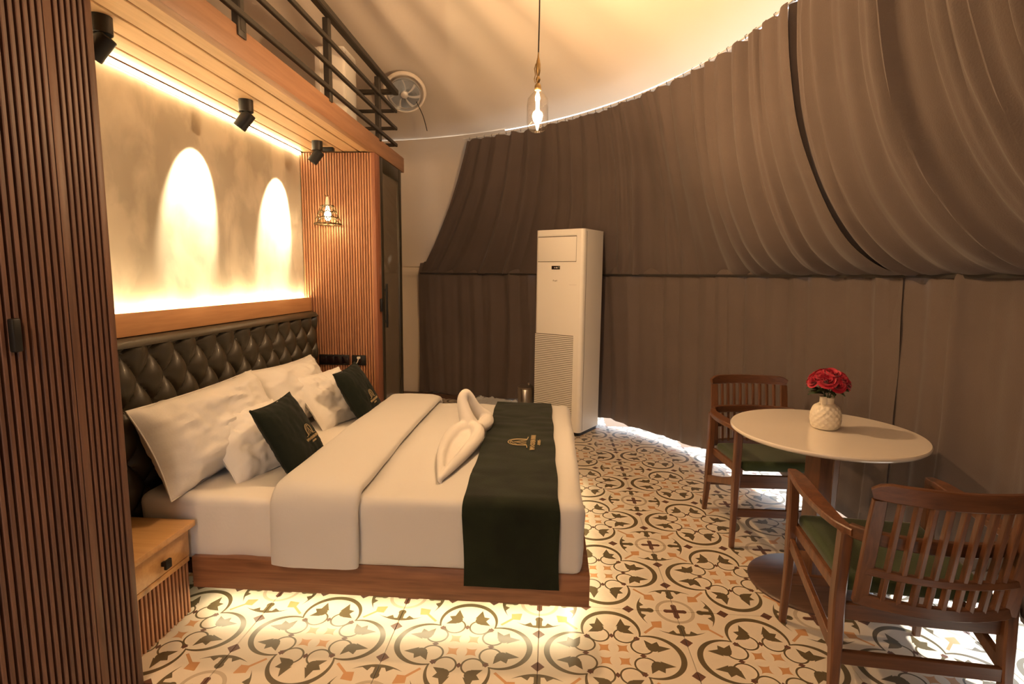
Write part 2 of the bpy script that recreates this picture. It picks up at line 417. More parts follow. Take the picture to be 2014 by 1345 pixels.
# ---- canvas walls where no curtain hangs (behind wardrobe, round the back)
def canvas_wall(name, a0, a1, label, n):
    prof = [(R_WALL+.03, -.01), (R_WALL+.03, .5), (R_WALL+.03, 1.0), (R_WALL+.03, Z_KNEE-.06), (R_WALL, Z_KNEE-.01), (R_WALL-.02, Z_KNEE+.07)]
    prof += [(R_WALL-.04+(R_RING-R_WALL+.04)*k/8, Z_KNEE+.08+(Z_RING-Z_KNEE-.08)*k/8) for k in range(9)]
    def fn(a, tt):
        k = tt*(len(prof)-1); i = min(int(k), len(prof)-2); f = k-i
        r = prof[i][0]*(1-f)+prof[i+1][0]*f; z = prof[i][1]*(1-f)+prof[i+1][1]*f
        th = a0+(a1-a0)*a; sm = min(1, max(0, (86-th)/10))
        if z > Z_KNEE: r += .16*sm*min(1, (z-Z_KNEE)/.15, (Z_RING-z)/.15)
        if .5 < z < Z_RING-.05: r += .02*nz(th*.09, z*1.5)-.03*max(0, math.sin((z-Z_KNEE)/(Z_RING-Z_KNEE)*PI))*.8
        return polar(r, th, z)
    o = link_mesh(name, *grid(n, len(prof)*2-1, fn), M['canvas']); return struct(o, label)
canvas_wall('wall_back', 60, 182, 'cream canvas tent wall behind the far wardrobe', 70)
canvas_wall('wall_left', 182, 250, 'cream canvas tent wall on the far side of the partition', 50)
canvas_wall('wall_front', 250, 290, 'cream canvas tent wall behind the viewer', 50)
# ---- partition wall with mural
wl = link_mesh('wall_headboard', *box((-1.97, .72, 0), (-1.89, 4.82, 2.375)), M['mural'], smooth=False); struct(wl, 'partition wall papered with a faint misty forest print')
# dark board along the foot of the canvas wall
for k, (a0, a1) in enumerate(((60, 74), (74, 92))):
    g = grid(14, 5, lambda a, tt: polar(R_WALL-.035+[0, -.012, -.06, -.072, -.072][int(round(tt*4))]*1.0, a0+(a1-a0)*a, [.0, .0, .045, .045, .0][4-int(round(tt*4))]))
    struct(link_mesh('baseboard_back', *g, M['dark_wood']), 'dark wooden board at the foot of the back wall')

# ---- loft: fascia beam, soffit planks, deck
struct(link_mesh('trim_2', *box((-3.3, .72, 2.40), (-1.362, 4.85, 2.475)), M['pine_fascia'], smooth=False), 'timber deck of the loft over the bed')
fas = link_mesh('trim_3', *box((-1.36, .72, 2.368), (-1.317, 4.858, 2.492), .003), M['pine_fascia']); struct(fas, 'orange pine fascia beam along the loft edge')
sof = empty('trim_4', (0, 0, 0)); struct(sof, 'pine plank soffit under the loft')
xs = [-1.875, -1.783, -1.676, -1.56, -1.441, -1.3615]
for k in range(5):
    part('plank', box((xs[k]+.0035, .72, 2.375), (xs[k+1]-.0035, 4.80, 2.395), .004, 1), M['pine_y'], sof)
part('backing', box((-1.89, .72, 2.392), (-1.362, 4.80, 2.399)), M['walnut_back'], sof)

# ================================================================== LIGHT FITTINGS
def led(name, lo, hi, mat, label, sub):
    t = thing(name, label, 'light strip', (lo[0], lo[1], lo[2]))
    part('diode_tape', box(lo, hi), mat, t, smooth=False); part('backing_channel', box(*sub), M['rail_white'], t, smooth=False)
led('cove_light_strip', (-1.887, 1.70, 2.352), (-1.879, 4.045, 2.371), M['cove'], 'warm light strip at the top of the mural wall', ((-1.8895, 1.70, 2.350), (-1.8872, 4.045, 2.374)))
led('cove_light_strip', (-1.876, 1.70, 1.262), (-1.856, 4.045, 1.270), M['cove_low'], 'warm light strip hidden behind the wooden shelf rail', ((-1.878, 1.70, 1.2575), (-1.854, 4.045, 1.2618)))
led('bed_light_strip', (-1.50, 2.165, .093), (.12, 2.177, .100), M['bed_led'], 'warm light strip under the near side of the bed', ((-1.50, 2.160, .1003), (.12, 2.182, .1095)))
led('bed_light_strip', (.118, 2.20, .093), (.128, 3.80, .100), M['bed_led'], 'warm light strip under the foot of the bed', ((.113, 2.20, .1003), (.133, 3.80, .1095)))
def spotlight(y, label):
    x = -1.622; t = thing('spotlight', label, 'spotlight', (x, y, 2.375), group='black ceiling spotlights')
    part('mount', move(lathe([(.034, -.062), (.036, -.060), (.036, 0)], 24), (x, y, 2.375)), M['black'], t)
    ax = Vector((-.585, -.15, -.797)).normalized(); q = ax.to_track_quat('Z', 'Y').to_matrix().to_4x4(); c = Vector((x, y, 2.285))
    hd = xf(lathe([(.012, -.032), (.030, -.030), (.034, -.026), (.034, .062), (.031, .064), (.029, .058), (.0, .058)], 24, cap=False), Matrix.Translation(c) @ q)
    part('head', hd, M['black'], t)
    part('lens', xf(lathe([(.028, .0575), (.001, .0575)], 20), Matrix.Translation(c) @ q), M['spot_lens'], t)
    part('pivot', tube([(x, y, 2.313), (x, y, 2.300)], .010, 10), M['steel'], t)
    ld = bpy.data.lights.new('spot_beam', 'SPOT'); ld.energy = P_SPOT; ld.color = (1, .80, .50); ld.spot_size = math.radians(54); ld.spot_blend = .35; ld.shadow_soft_size = .015
    lo = bpy.data.objects.new('spot_beam', ld); COL.objects.link(lo); lo.parent = t
    lo.location = (c+ax*.075)-Vector((x, y, 2.375)); lo.rotation_euler = ax.to_track_quat('-Z', 'Y').to_euler()
spotlight(1.945, 'black ceiling spotlight nearest the dark slatted wardrobe')
spotlight(2.872, 'black ceiling spotlight in the middle of the pine soffit')
spotlight(3.750, 'black ceiling spotlight nearest the hanging cage lamp')
def pendant(x, y, zb, ztop, label, power):
    t = thing('pendant_lamp', label, 'pendant lamp', (x, y, zb), group='filament pendant lamps')
    part('cord', tube([(x, y, zb+.39), (x+.002, y, (zb+ztop)/2), (x, y, ztop)], .0035, 8), M['cord_black'], t)
    part('socket', lathe([(.003, zb+.40), (.005, zb+.37), (.009, zb+.355), (.012, zb+.335), (.013, zb+.305), (.008, zb+.285), (.006, zb+.278), (.011, zb+.270), (.013, zb+.262), (.010, zb+.252),
          (.006, zb+.246), (.012, zb+.240), (.017, zb+.230), (.018, zb+.215), (.016, zb+.208)], 20, (x, y)), M['brass'], t)
    part('side_loop', tube([(x-.012, y, zb+.34), (x-.019, y, zb+.315), (x-.014, y, zb+.285), (x-.02, y, zb+.262), (x-.014, y, zb+.245)], .0025, 8), M['brass'], t)
    part('glass', lathe([(.016, zb+.212), (.020, zb+.200), (.034, zb+.188), (.052, zb+.165), (.056, zb+.13), (.056, zb+.05), (.050, zb+.018), (.030, zb+.002), (.002, zb)], 28, (x, y), cap=False), M['bulb_glass'], t)
    part('filament', lathe([(.004, zb+.205), (.009, zb+.185), (.009, zb+.03), (.003, zb+.01)], 12, (x, y)), M['filament'], t)
    part('filament_support', tube([(x, y, zb+.21), (x, y, zb+.19)], .004, 8), M['brass'], t)
    ld = bpy.data.lights.new('bulb_light', 'POINT'); ld.energy = power; ld.color = WARM; ld.shadow_soft_size = .03
    lo = bpy.data.objects.new('bulb_light', ld); COL.objects.link(lo); lo.parent = t; lo.location = (0, 0, .11)
pendant(-.087, 2.95, 2.222, 3.36, 'long filament bulb pendant hanging in front of the curtain top', P_PEND)
pendant(-1.05, -.50, 2.45, 2.98, 'unseen filament bulb pendant added behind the viewer as fill light', P_BACK)  # unseen lamp, added to light the bed and the air conditioner front
def cage_lamp():
    x, y = -1.637, 3.93; t = thing('cage_lamp', 'small bell-shaped metal cage lamp hanging beside the far slatted wardrobe', 'hanging lamp', (x, y, 1.826))
    part('ceiling_mount', box((x-.06, y-.02, 2.345), (x+.06, y+.02, 2.375), .006), M['black'], t)
    part('cord', tube([(x, y, 2.345), (x, y, 2.04)], .003, 8), M['cord_black'], t)
    part('hook', tube(spline([(x-.02, y, 2.045), (x-.008, y, 2.033), (x, y, 2.028), (x+.01, y, 2.04)], 5), .003, 8), M['brass_dark'], t)
    part('cap', lathe([(.006, 2.03), (.012, 2.01), (.016, 1.975), (.014, 1.965)], 16, (x, y)), M['vase'], t)
    rz = lambda z: .045+(.096-.045)*((1.965-z)/.135)**.9 if z < 1.965 else .045
    for z, r in ((1.965, .0035), (1.832, .005)):
        R = rz(z); part('ring', tube([(x+R*math.cos(a*PI/16), y+R*math.sin(a*PI/16), z) for a in range(33)], r, 6, caps=False), M['brass_dark'], t)
    for row in range(3):
        zc = 1.942-.042*row; n = 8
        for k in range(n):
            a0 = 2*PI*(k+.5*(row % 2))/n; pts = []
            for q in range(13):
                b_ = 2*PI*q/12; z = zc+.023*math.sin(b_); a = a0+(PI/n)*1.05*math.cos(b_); R = rz(z)
                pts.append((x+R*math.cos(a), y+R*math.sin(a), z))
            part('lattice_loop', tube(pts, .0028, 5, caps=False), M['brass_dark'], t)
    part('bulb', lathe([(.008, 1.965), (.012, 1.95), (.020, 1.925), (.024, 1.90), (.020, 1.872), (.008, 1.857)], 16, (x, y)), M['cage_bulb'], t)
    ld = bpy.data.lights.new('cage_glow', 'POINT'); ld.energy = 3.0; ld.color = (1, .72, .38); ld.shadow_soft_size = .024
    lo = bpy.data.objects.new('cage_glow', ld); COL.objects.link(lo); lo.parent = t; lo.location = (0, 0, .02)
cage_lamp()

# ================================================================== WARDROBES
def slat_mesh(name, length, w, d, mat):
    g = bar([(0, 0, 0), (0, 0, length)], w/2, d/2)
    me = bpy.data.meshes.new(name); me.from_pydata(g[0], [], g[1]); me.materials.append(mat); return me
def wardrobe_near():
    fx = -1.435; t = thing('wardrobe', 'dark slatted wooden wardrobe at the left edge beside the nightstand', 'wardrobe', (-1.68, 1.2, 0))
    part('body', box((-1.885, .74, 0), (fx-.02, 1.680, 2.366), .002), M['walnut_back'], t)
    b0 = Vector(t.location)
    door = part('door', box((fx-.02, .98, .02), (fx-.010, 1.522, 2.36)), M['walnut_back'], t)
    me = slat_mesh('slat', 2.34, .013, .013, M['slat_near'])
    y = 1.507
    while y > 1.0:
        shared('slat', me, door, Vector((fx-.004, y, .02))-b0, (0, 0, PI/2)); y -= .0217
    part('door_stile', box((fx-.012, 1.516, .02), (fx+.003, 1.543, 2.36), .002), M['slat_near'], door)
    pan = part('fixed_panel', box((fx-.02, 1.545, .0), (fx-.010, 1.683, 2.366)), M['walnut_back'], t)
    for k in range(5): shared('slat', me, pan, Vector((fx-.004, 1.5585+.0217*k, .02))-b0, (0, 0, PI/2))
    part('end_stile', box((fx-.02, 1.660, 0), (fx+.003, 1.684, 2.366), .002), M['slat_near'], pan)
    part('door_handle', join(box((fx+.002, 1.325, 1.255), (fx+.020, 1.349, 1.345), .004), box((fx-.005, 1.330, 1.28), (fx+.006, 1.343, 1.32))), M['black'], t)
wardrobe_near()
def wardrobe_far():
    t = thing('wardrobe', 'slatted teak wardrobe with glass door at the far side of the bed', 'wardrobe', (-1.6, 4.4, 0)); b0 = Vector(t.location)
    part('body', box((-1.888, 4.064, 0), (-1.338, 4.752, 2.366), .002), M['walnut_back'], t)
    side = part('side_panel', box((-1.888, 4.058, 0), (-1.345, 4.064, 2.366)), M['teak_stile'], t)
    me = slat_mesh('slat', 2.362, .0125, .013, M['slat_far'])
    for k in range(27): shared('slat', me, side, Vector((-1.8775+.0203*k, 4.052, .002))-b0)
    part('corner_stile', box((-1.345, 4.046, 0), (-1.318, 4.165, 2.366), .002), M['teak_stile'], t)
    d = part('door', join(box((-1.338, 4.17, .02), (-1.316, 4.232, 2.362), .002), box((-1.338, 4.672, .02), (-1.316, 4.748, 2.362), .002),
                          box((-1.338, 4.232, 2.26), (-1.316, 4.672, 2.362), .002), box((-1.338, 4.232, .02), (-1.316, 4.672, .40), .002)), M['frame_dark'], t)
    part('glass_pane', box((-1.332, 4.230, .40), (-1.326, 4.674, 2.262)), M['smoked'], d, smooth=False)
    part('door_handle', join(box((-1.304, 4.215, 1.05), (-1.292, 4.240, 1.40), .004), box((-1.318, 4.222, 1.09), (-1.300, 4.234, 1.11)), box((-1.318, 4.222, 1.34), (-1.300, 4.234, 1.36))), M['black'], d)
    part('latch', box((-1.318, 4.105, 1.185), (-1.300, 4.150, 1.285), .004), M['black'], t)
wardrobe_far()
# sockets on the slatted panel
t = thing('socket_panel', 'long black switch and socket plate on the slatted wardrobe', 'socket', (-1.665, 4.036, .80))
part('plate', box((-1.785, 4.034, .772), (-1.545, 4.0445, .852), .004), M['black'], t)
for k in range(4): part('switch', box((-1.775+.058*k, 4.030, .785), (-1.722+.058*k, 4.035, .84), .002), M['screen'], t)
t = thing('socket_panel', 'small black socket plate with a white cable plugged in', 'socket', (-1.47, 4.036, .80))
part('plate', box((-1.525, 4.034, .772), (-1.412, 4.0445, .852), .004), M['black'], t)
part('socket_face', lathe([(.022, 0), (.022, .004), (.018, .004), (.018, .001), (.001, .001)], 20, cap=False) and xf(lathe([(.024, 0), (.024, .003), (.001, .003)], 20), Matrix.Translation((-1.468, 4.034, .812)) @ Matrix.Rotation(PI/2, 4, 'X')), M['screen'], t)
t = thing('charging_cable', 'white cable hanging from the small socket behind the pillows', 'cable', (-1.47, 4.02, .81))
part('plug', box((-1.475, 4.008, .825), (-1.452, 4.031, .842), .004), M['cord_white'], t)
part('cord', tube(spline([(-1.463, 4.010, .828), (-1.470, 4.0, .80), (-1.50, 3.99, .765), (-1.56, 3.985, .735), (-1.62, 3.98, .70), (-1.66, 3.97, .58)], 6), .003, 6), M['cord_white'], t)

# ================================================================== HEADBOARD, SHELF RAIL
t = thing('shelf_rail', 'orange wooden shelf rail running above the tufted headboard', 'shelf rail', (-1.85, 2.9, 1.19))
part('face_board', box((-1.852, 1.695, 1.190), (-1.834, 4.044, 1.292), .002), M['rail_wood'], t)
part('ledge', box((-1.889, 1.695, 1.190), (-1.852, 4.044, 1.2572), .002), M['rail_wood'], t)
def headboard():
    y0, y1, z0, z1 = 1.695, 4.043, .22, 1.186
    t = thing('headboard', 'olive leather headboard with deep button tufting', 'headboard', (-1.85, 2.9, .22)); b0 = Vector(t.location)
    yo, zo = 2.14, 1.115
    def hgt(y, z):
        a, b = (y-yo)/.166+(z-zo)/.236, (y-yo)/.166-(z-zo)/.236
        s = abs(math.sin(PI*a))*abs(math.sin(PI*b))
        if z > zo:
            s = max(s, 1-abs((((y-yo)/.166+.5) % 1)-.5)*0) if z > zo+.03 else s
        e = min(1, (z1-z)/.035); e = math.sqrt(max(0, 1-(1-e)**2))
        g = min(1, (y-y0)/.03, (y1-y)/.03); g = math.sqrt(max(0, 1-(1-g)**2))
        bd = 0
        return -1.832+.052*(s**.42)*e*g + .008*e*g
    ny, nzz = 340, 140
    g = grid(ny, nzz, lambda a, b: (hgt(y0+(y1-y0)*a, z0+(z1-z0)*b), y0+(y1-y0)*a, z0+(z1-z0)*b))
    part('tufted_panel', g, M['leather'], t)
    part('back_board', box((-1.888, y0, z0), (-1.834, y1, z1)), M['dark_wood'], t)
    bg_ = xf(lathe([(.013, 0), (.012, .004), (.007, .007), (.001, .008)], 12), Matrix.Rotation(PI/2, 4, 'Y'))
    me = bpy.data.meshes.new('button'); me.from_pydata(bg_[0], [], bg_[1]); me.materials.append(M['leather'])
    for r in range(5):
        for k in range(-3, 13):
            y = yo+.166*(k+.5*(r % 2)); z = zo-.118*r
            if y0+.03 < y < y1-.03: shared('button', me, t, Vector((-1.829, y, z))-b0)
headboard()

# ================================================================== BED
def bed_frame():
    t = thing('platform_bed', 'floating walnut platform bed frame lit from below', 'bed frame', (-.8, 3.03, .11))
    part('side_rail', box((-1.53, 2.108, .110), (.184, 2.148, .250), .003), M['bed_wood'], t)
    part('side_rail', box((-1.78, 3.865, .110), (.184, 3.905, .250), .003), M['bed_wood'], t)
    part('foot_rail', box((.146, 2.149, .110), (.184, 3.864, .250), .003), M['bed_wood'], t)
    part('platform', box((-1.78, 2.15, .150), (.145, 3.863, .215)), M['dark_wood'], t)
    part('plinth', box((-1.70, 2.55, 0), (-.30, 3.60, .150)), M['dark_wood'], t)
bed_frame()
def cloth_box(lo, hi, bev, amp, seed, cuts=26, seg=4):
    bm = bmesh.new(); bmesh.ops.create_cube(bm, size=1)
    for v in bm.verts: v.co = [lo[k]+(v.co[k]+.5)*(hi[k]-lo[k]) for k in range(3)]
    bmesh.ops.bevel(bm, geom=list(bm.edges), offset=bev, segments=seg, profile=0.5, affect='EDGES')
    for ax in range(3):
        n = max(2, int((hi[ax]-lo[ax])/.035))
        for k in range(1, n):
            c = [0, 0, 0]; c[ax] = lo[ax]+(hi[ax]-lo[ax])*k/n; nn = [0, 0, 0]; nn[ax] = 1
            bmesh.ops.bisect_plane(bm, geom=list(bm.verts)+list(bm.edges)+list(bm.faces), plane_co=c, plane_no=nn)
    bm.normal_update()
    for v in bm.verts:
        p = v.co
        d = nz(p.x*2.2+seed, p.y*2.2, p.z*2)*amp + nz(p.x*9+seed, p.y*2.2, p.z*2.5)*amp*.45 + abs(nz(p.x*5, p.y*5, p.z*4+seed))*amp*.4 - abs(nz(p.x*6.5+p.z*5, p.y*1.3, p.z*2+seed*2))*amp*.8
        if p.z < lo[2]+.02: d *= .3
        v.co = p+v.normal*d
    bm.verts.index_update()
    g = ([tuple(v.co) for v in bm.verts], [tuple(v.index for v in f.verts) for f in bm.faces]); bm.free(); return g
solo('mattress', cloth_box((-1.775, 2.128, .217), (.128, 3.84, .512), .04, .020, 3.1), M['sheet'], 'thick mattress under a white fitted sheet', 'mattress', loc=(-.8, 3.0, .217))
dv = thing('duvet', 'white duvet tucked over the foot half of the bed', 'duvet', (-.4, 3.0, .25))
part('cover', cloth_box((-1.0, 2.098, .240), (.158, 3.865, .546), .045, .016, 9.7), M['duvet'], dv)
def cross_path(off, zlo, zlo2, n=40):
    """path over the bed from the near hem up, across and down the far side, pushed out by off"""
    y0, y1, zt = 2.098-off, 3.865+off, .546+off; r = .05+off
    P = [(y0, zlo+(zt-r-zlo)*k/10) for k in range(10)]
    P += [(y0+r-r*math.cos(a), zt-r+r*math.sin(a)) for a in [PI/2*k/8 for k in range(9)]]
    P += [(y0+r+(y1-y0-2*r)*k/n, zt) for k in range(1, n)]
    P += [(y1-r+r*math.sin(a), zt-r+r*math.cos(a)) for a in [PI/2*k/8 for k in range(9)]]
    P += [(y1, zt-r+(zlo2-zt+r)*k/10) for k in range(1, 11)]
    return P
def fold():
    P = cross_path(.012, .262, .30); n = 40; V, F = [], []
    for i, (y, z) in enumerate(P):
        a, b = P[max(0, i-1)], P[min(len(P)-1, i+1)]
        ty, tz = b[0]-a[0], b[1]-a[1]; l = math.hypot(ty, tz); ny_, nz_ = -tz/l, ty/l
        s = i/(len(P)-1)
        xc = -.962-.02*s+.008*math.sin(s*9); hw = .186-.0*s
        end = min(1, (i+.6)/3, (len(P)-i-.4)/3); 
        for k in range(n):
            a_ = 2*PI*k/n; cx_, sx_ = math.cos(a_), math.sin(a_)
            ex = math.copysign(abs(cx_)**.75, cx_)*hw; en = math.copysign(abs(sx_)**.55, sx_)
            th = .036*(.75+.25*end)*(1+.25*nz(ex*5, s*14, 1.7)+.10*nz(ex*16, s*30))
            o_ = .016+en*th if en > 0 else .016+en*.026
            V.append((xc+ex*(1+.03*nz(s*12, 3.0)), y+ny_*o_, z+nz_*o_))
    for i in range(len(P)-1):
        for k in range(n):
            a, b = i*n+k, i*n+(k+1) % n; F.append((a, b, b+n, a+n))
    F.append(tuple(range(n-1, -1, -1))); F.append(tuple((len(P)-1)*n+k for k in range(n)))
    return V, F
part('turned_down_fold', fold(), M['duvet'], dv)
rn = thing('bed_runner', 'dark green velvet runner with gold crest across the foot of the bed', 'bed runner', (-.15, 3.0, .2))
RP = cross_path(.014, .196, .22, 60)
def runner_fn(a, tt):
    k = tt*(len(RP)-1); i = min(int(k), len(RP)-2); f = k-i
    y = RP[i][0]*(1-f)+RP[i+1][0]*f; z = RP[i][1]*(1-f)+RP[i+1][1]*f
    x = -.336+.394*a-.045*tt+.006*math.sin(tt*40)*(1 if a < .5 else -1)*.5
    w = .004*nz(x*7, y*3.5, z*7)+.0045*nz(x*2.2, y*11, z*8)+.004*max(0, nz(x*3+5, y*7, 2))
    top = 1 if z > .5 else 0
    side = -1 if (not top and y < 3) else 1
    return (x, y+(0 if top else side*(abs(w)+.003)), z+(abs(w)+.003 if top else 0))
def solidify(g, th, nu, nv):
    """give an open grid a rim and a back, pushed along -normal"""
    me = bpy.data.meshes.new('tmp'); me.from_pydata(g[0], [], g[1]); me.update()
    nr = [v.normal.copy() for v in me.vertices]; n = len(g[0])
    V = list(g[0])+[tuple(Vector(p)-q*th) for p, q in zip(g[0], nr)]
    F = list(g[1])+[tuple(i+n for i in reversed(f)) for f in g[1]]
    bpy.data.meshes.remove(me)
    ring = [i for i in range(nu)]+[j*nu+nu-1 for j in range(1, nv)]+[(nv-1)*nu+i for i in range(nu-2, -1, -1)]+[j*nu for j in range(nv-2, 0, -1)]
    for a, b in zip(ring, ring[1:]+ring[:1]): F.append((b, a, a+n, b+n))
    return V, F
part('cloth', solidify(grid(40, 150, runner_fn), .004, 40, 150), M['velvet'], rn)
# crest: arch, tent and two lines of lettering, laid flat in local x (right) / y (up)
def crest(w=1.0):
    gs = []
    def st(pts, r): gs.append(tube([(p[0], p[1], .0) for p in pts], r, 5, flat=(1, .6)))
    for R, r in ((.30, .013), (.245, .009)):
        st([(-R, -.12)]+[(R*math.cos(PI-PI*k/20), .12+R*1.0*math.sin(PI*k/20)) for k in range(21)]+[(R, -.12)], r)
    st([(-.52, -.16), (-.25, -.13)], .012); st([(.25, -.13), (.52, -.16)], .012)
    st([(-.2, -.12), (0, .25), (.2, -.12)], .012); st([(-.08, -.12), (.04, .18)], .008); st([(.02, -.12), (.10, .07)], .008)
    st([(-.2, .16), (-.05, .30), (.07, .33)], .008); st([(0, .25), (.05, .36)], .008)
    return join(*gs)
def text_geo(s, size, loc):
    cu = bpy.data.curves.new('lettering', 'FONT'); cu.body = s; cu.size = size; cu.align_x = 'CENTER'; cu.align_y = 'CENTER'; cu.extrude = .008; cu.resolution_u = 1
    o = bpy.data.objects.new('lettering', cu); COL.objects.link(o)
    dg = bpy.context.evaluated_depsgraph_get(); me = bpy.data.meshes.new_from_object(o.evaluated_get(dg))
    g = ([(v.co.x+loc[0], v.co.y+loc[1], v.co.z) for v in me.vertices], [tuple(p.vertices) for p in me.polygons])
    bpy.data.objects.remove(o); bpy.data.meshes.remove(me); return g
CREST = join(crest(), text_geo('WOODEN INN', .21, (0, -.32)), text_geo('- HOMES -', .13, (0, -.50)))
def crest_at(parent, origin, right, up, size, local=False, bend=None):
    r, u_ = Vector(right).normalized(), Vector(up).normalized(); n = r.cross(u_)
    V = []
    for p in CREST[0]:
        q = Vector(origin)+r*(p[0]*size)+u_*(p[1]*size)
        if bend: q = Vector(bend(q))
        V.append(tuple(q+n*(p[2]*size)))
    o = part('embroidered_crest', (V, CREST[1]), M['gold_thread'], parent, local=local, smooth=False); o['label'] = 'gold embroidered arch crest with lettering'
crest_at(rn, (-.139, 2.865, .5715), (0, 1, 0), (-1, 0, 0), .185)

# ---- pillows and cushions
def pillow(w, h, th, seed, wr=.012, n=40, ear=.09):
    def side(sg):
        def fn(a, b):
            u_, v_ = a*2-1, b*2-1
            x = u_*w/2*(1-ear*(1-v_*v_)); y = v_*h/2*(1-ear*(1-u_*u_))
            e = max(0, (1-abs(u_)**3.2)*(1-abs(v_)**3.2))**.6
            z = th/2*e + wr*e*(nz(u_*2.1+seed, v_*2.1, sg)+.6*abs(nz(u_*4.3, v_*4.3+seed, sg*2))+.35*nz(u_*9+seed, v_*5, 3)) - wr*.7*abs(nz(u_*3.2+seed, v_*3.4+u_*1.6, sg))*e
            z = max(z, th/2*e*.45); edge = 1-e
            y += edge*.01*nz(u_*5+seed, 3, 1); z += edge*(1-edge)*.03*abs(nz(u_*6, v_*6+seed))
            return (x, y, sg*z)
        return grid(n, n, fn)
    a = side(1); b = side(-1)
    b = (b[0], [tuple(reversed(f)) for f in b[1]])
    V, F = join(a, b); bm = bmesh.new(); vs_ = [bm.verts.new(p) for p in V]
    for f in F:
        try: bm.faces.new([vs_[i] for i in f])
        except ValueError: pass
    bmesh.ops.remove_doubles(bm, verts=bm.verts, dist=.0012); bm.verts.index_update()
    g = ([tuple(v.co) for v in bm.verts], [tuple(v.index for v in f.verts) for f in bm.faces]); bm.free(); return g
def basis(o_, right, up):
    r = Vector(right).normalized(); u_ = Vector(up); u_ = (u_-r*u_.dot(r)).normalized(); n = r.cross(u_)
    return Matrix.Translation(o_) @ Matrix((r, u_, n)).transposed().to_4x4()
def cushion(name, w, h, th, seed, o_, right, up, mat, label, cat, logo=None, wr=.012, ear=.09):
    m_ = basis(o_, right, up); g = pillow(w, h, th, seed, wr, ear=ear)
    t = thing(name, label, cat, tuple(o_)); t.rotation_euler = m_.to_euler()
    part('cover', g, mat, t, local=True)
    part('seam_piping', tube([(w/2*(1-ear*(1-v*v))*u_, h/2*(1-ear*(1-u_*u_))*v, 0) for u_, v in
         [(a, -1) for a in [k/8-1 for k in range(16)]]+[(1, a) for a in [k/8-1 for k in range(16)]]+[(-a, 1) for a in [k/8-1 for k in range(16)]]+[(-1, -a) for a in [k/8-1 for k in range(17)]]], .0028, 5, caps=False), mat, t, local=True)
    if logo: crest_at(t, (logo[0], logo[1], 0), (1, 0, 0), (0, 1, 0), logo[2], local=True, bend=lambda q: (q.x, q.y, th/2*max(0, (1-abs(2*q.x/w)**3.2)*(1-abs(2*q.y/h)**3.2))**.6+.012))
    return t
cushion('bed_pillow', .90, .42, .25, 1.3, (-1.645, 2.515, .715), (.03, 1, .02), (-.40, .02, .90), M['linen'], 'large white pillow at the near end of the headboard', 'pillow', wr=.032, ear=.06)
cushion('bed_pillow', .86, .42, .22, 5.9, (-1.655, 3.37, .705), (0, 1, -.03), (-.42, .05, .90), M['linen'], 'large white pillow at the far end of the headboard', 'pillow', wr=.026)
cushion('small_cushion', .50, .40, .16, 8.2, (-1.47, 2.56, .640), (.30, .95, 0), (-.66, .27, .68), M['linen'], 'small white cushion behind the nearer green cushion', 'cushion', wr=.022)
cushion('small_cushion', .50, .42, .15, 12.4, (-1.44, 3.43, .660), (.30, .95, .0), (-.60, .30, .72), M['linen'], 'small white cushion behind the farther green cushion', 'cushion', wr=.022)
cushion('green_cushion', .42, .40, .11, 3.3, (-1.262, 2.515, .675), (-.05, 1, 0), (-.49, -.03, .87), M['velvet_cushion'], 'nearer dark green cushion with a gold crest', 'cushion', logo=(.045, -.025, .10), wr=.006, ear=.07)
cushion('green_cushion', .42, .40, .11, 6.1, (-1.245, 3.425, .688), (-.035, 1, .035), (-.48, -.05, .87), M['velvet_cushion'], 'farther dark green cushion with a gold crest', 'cushion', logo=(.005, -.045, .10), wr=.006, ear=.07)
# ---- folded towel swan
def towel():
    t = thing('towel_figure', 'white towel folded into a swan lying on the duvet', 'towel', (-.45, 2.75, .55))
    zt = .557
    gs = []
    def tb(pts, n=12): p = spline(pts, 6); gs.append(tube([q[:3] for q in p], [q[3] for q in p], n))
    tb([(-.478, 2.285, zt+.012, .010), (-.452, 2.40, zt+.022, .022), (-.415, 2.60, zt+.030, .030), (-.388, 2.80, zt+.036, .036), (-.392, 2.93, zt+.045, .038), (-.43, 3.02, zt+.05, .036)])
    tb([(-.478, 2.285, zt+.012, .010), (-.50, 2.42, zt+.018, .018), (-.535, 2.62, zt+.022, .024), (-.545, 2.82, zt+.03, .032), (-.52, 2.96, zt+.04, .038), (-.46, 3.04, zt+.05, .038)])
    V, F = grid(14, 20, lambda a, b: (-.478+(a-.5)*(.02+.15*b), 2.29+.70*b, zt+.004+.030*b*b+.008*math.sin(a*PI)*b+.006*nz(a*6, b*8)))
    gs.append(solidify((V, F), .03, 14, 20))
    tb([(-.455, 3.03, zt+.03, .050), (-.478, 3.06, zt+.09, .044), (-.500, 3.085, zt+.15, .036), (-.508, 3.10, zt+.195, .030), (-.492, 3.12, zt+.222, .026), (-.472, 3.14, zt+.20, .026), (-.452, 3.16, zt+.15, .030),
        (-.425, 3.18, zt+.10, .036), (-.395, 3.20, zt+.065, .044), (-.365, 3.215, zt+.045, .040), (-.35, 3.22, zt+.04, .020)], 14)
    tb([(-.40, 3.04, zt+.035, .035), (-.375, 3.12, zt+.04, .045), (-.37, 3.22, zt+.042, .036), (-.385, 3.28, zt+.03, .018)])
    o = part('rolled_towel', join(*gs), M['towel'], t)
    r = o.modifiers.new('fuse', 'REMESH'); r.mode = 'VOXEL'; r.voxel_size = .006; r.use_smooth_shade = True
    s = o.modifiers.new('soften', 'SMOOTH'); s.iterations = 3; s.factor = .5
towel()

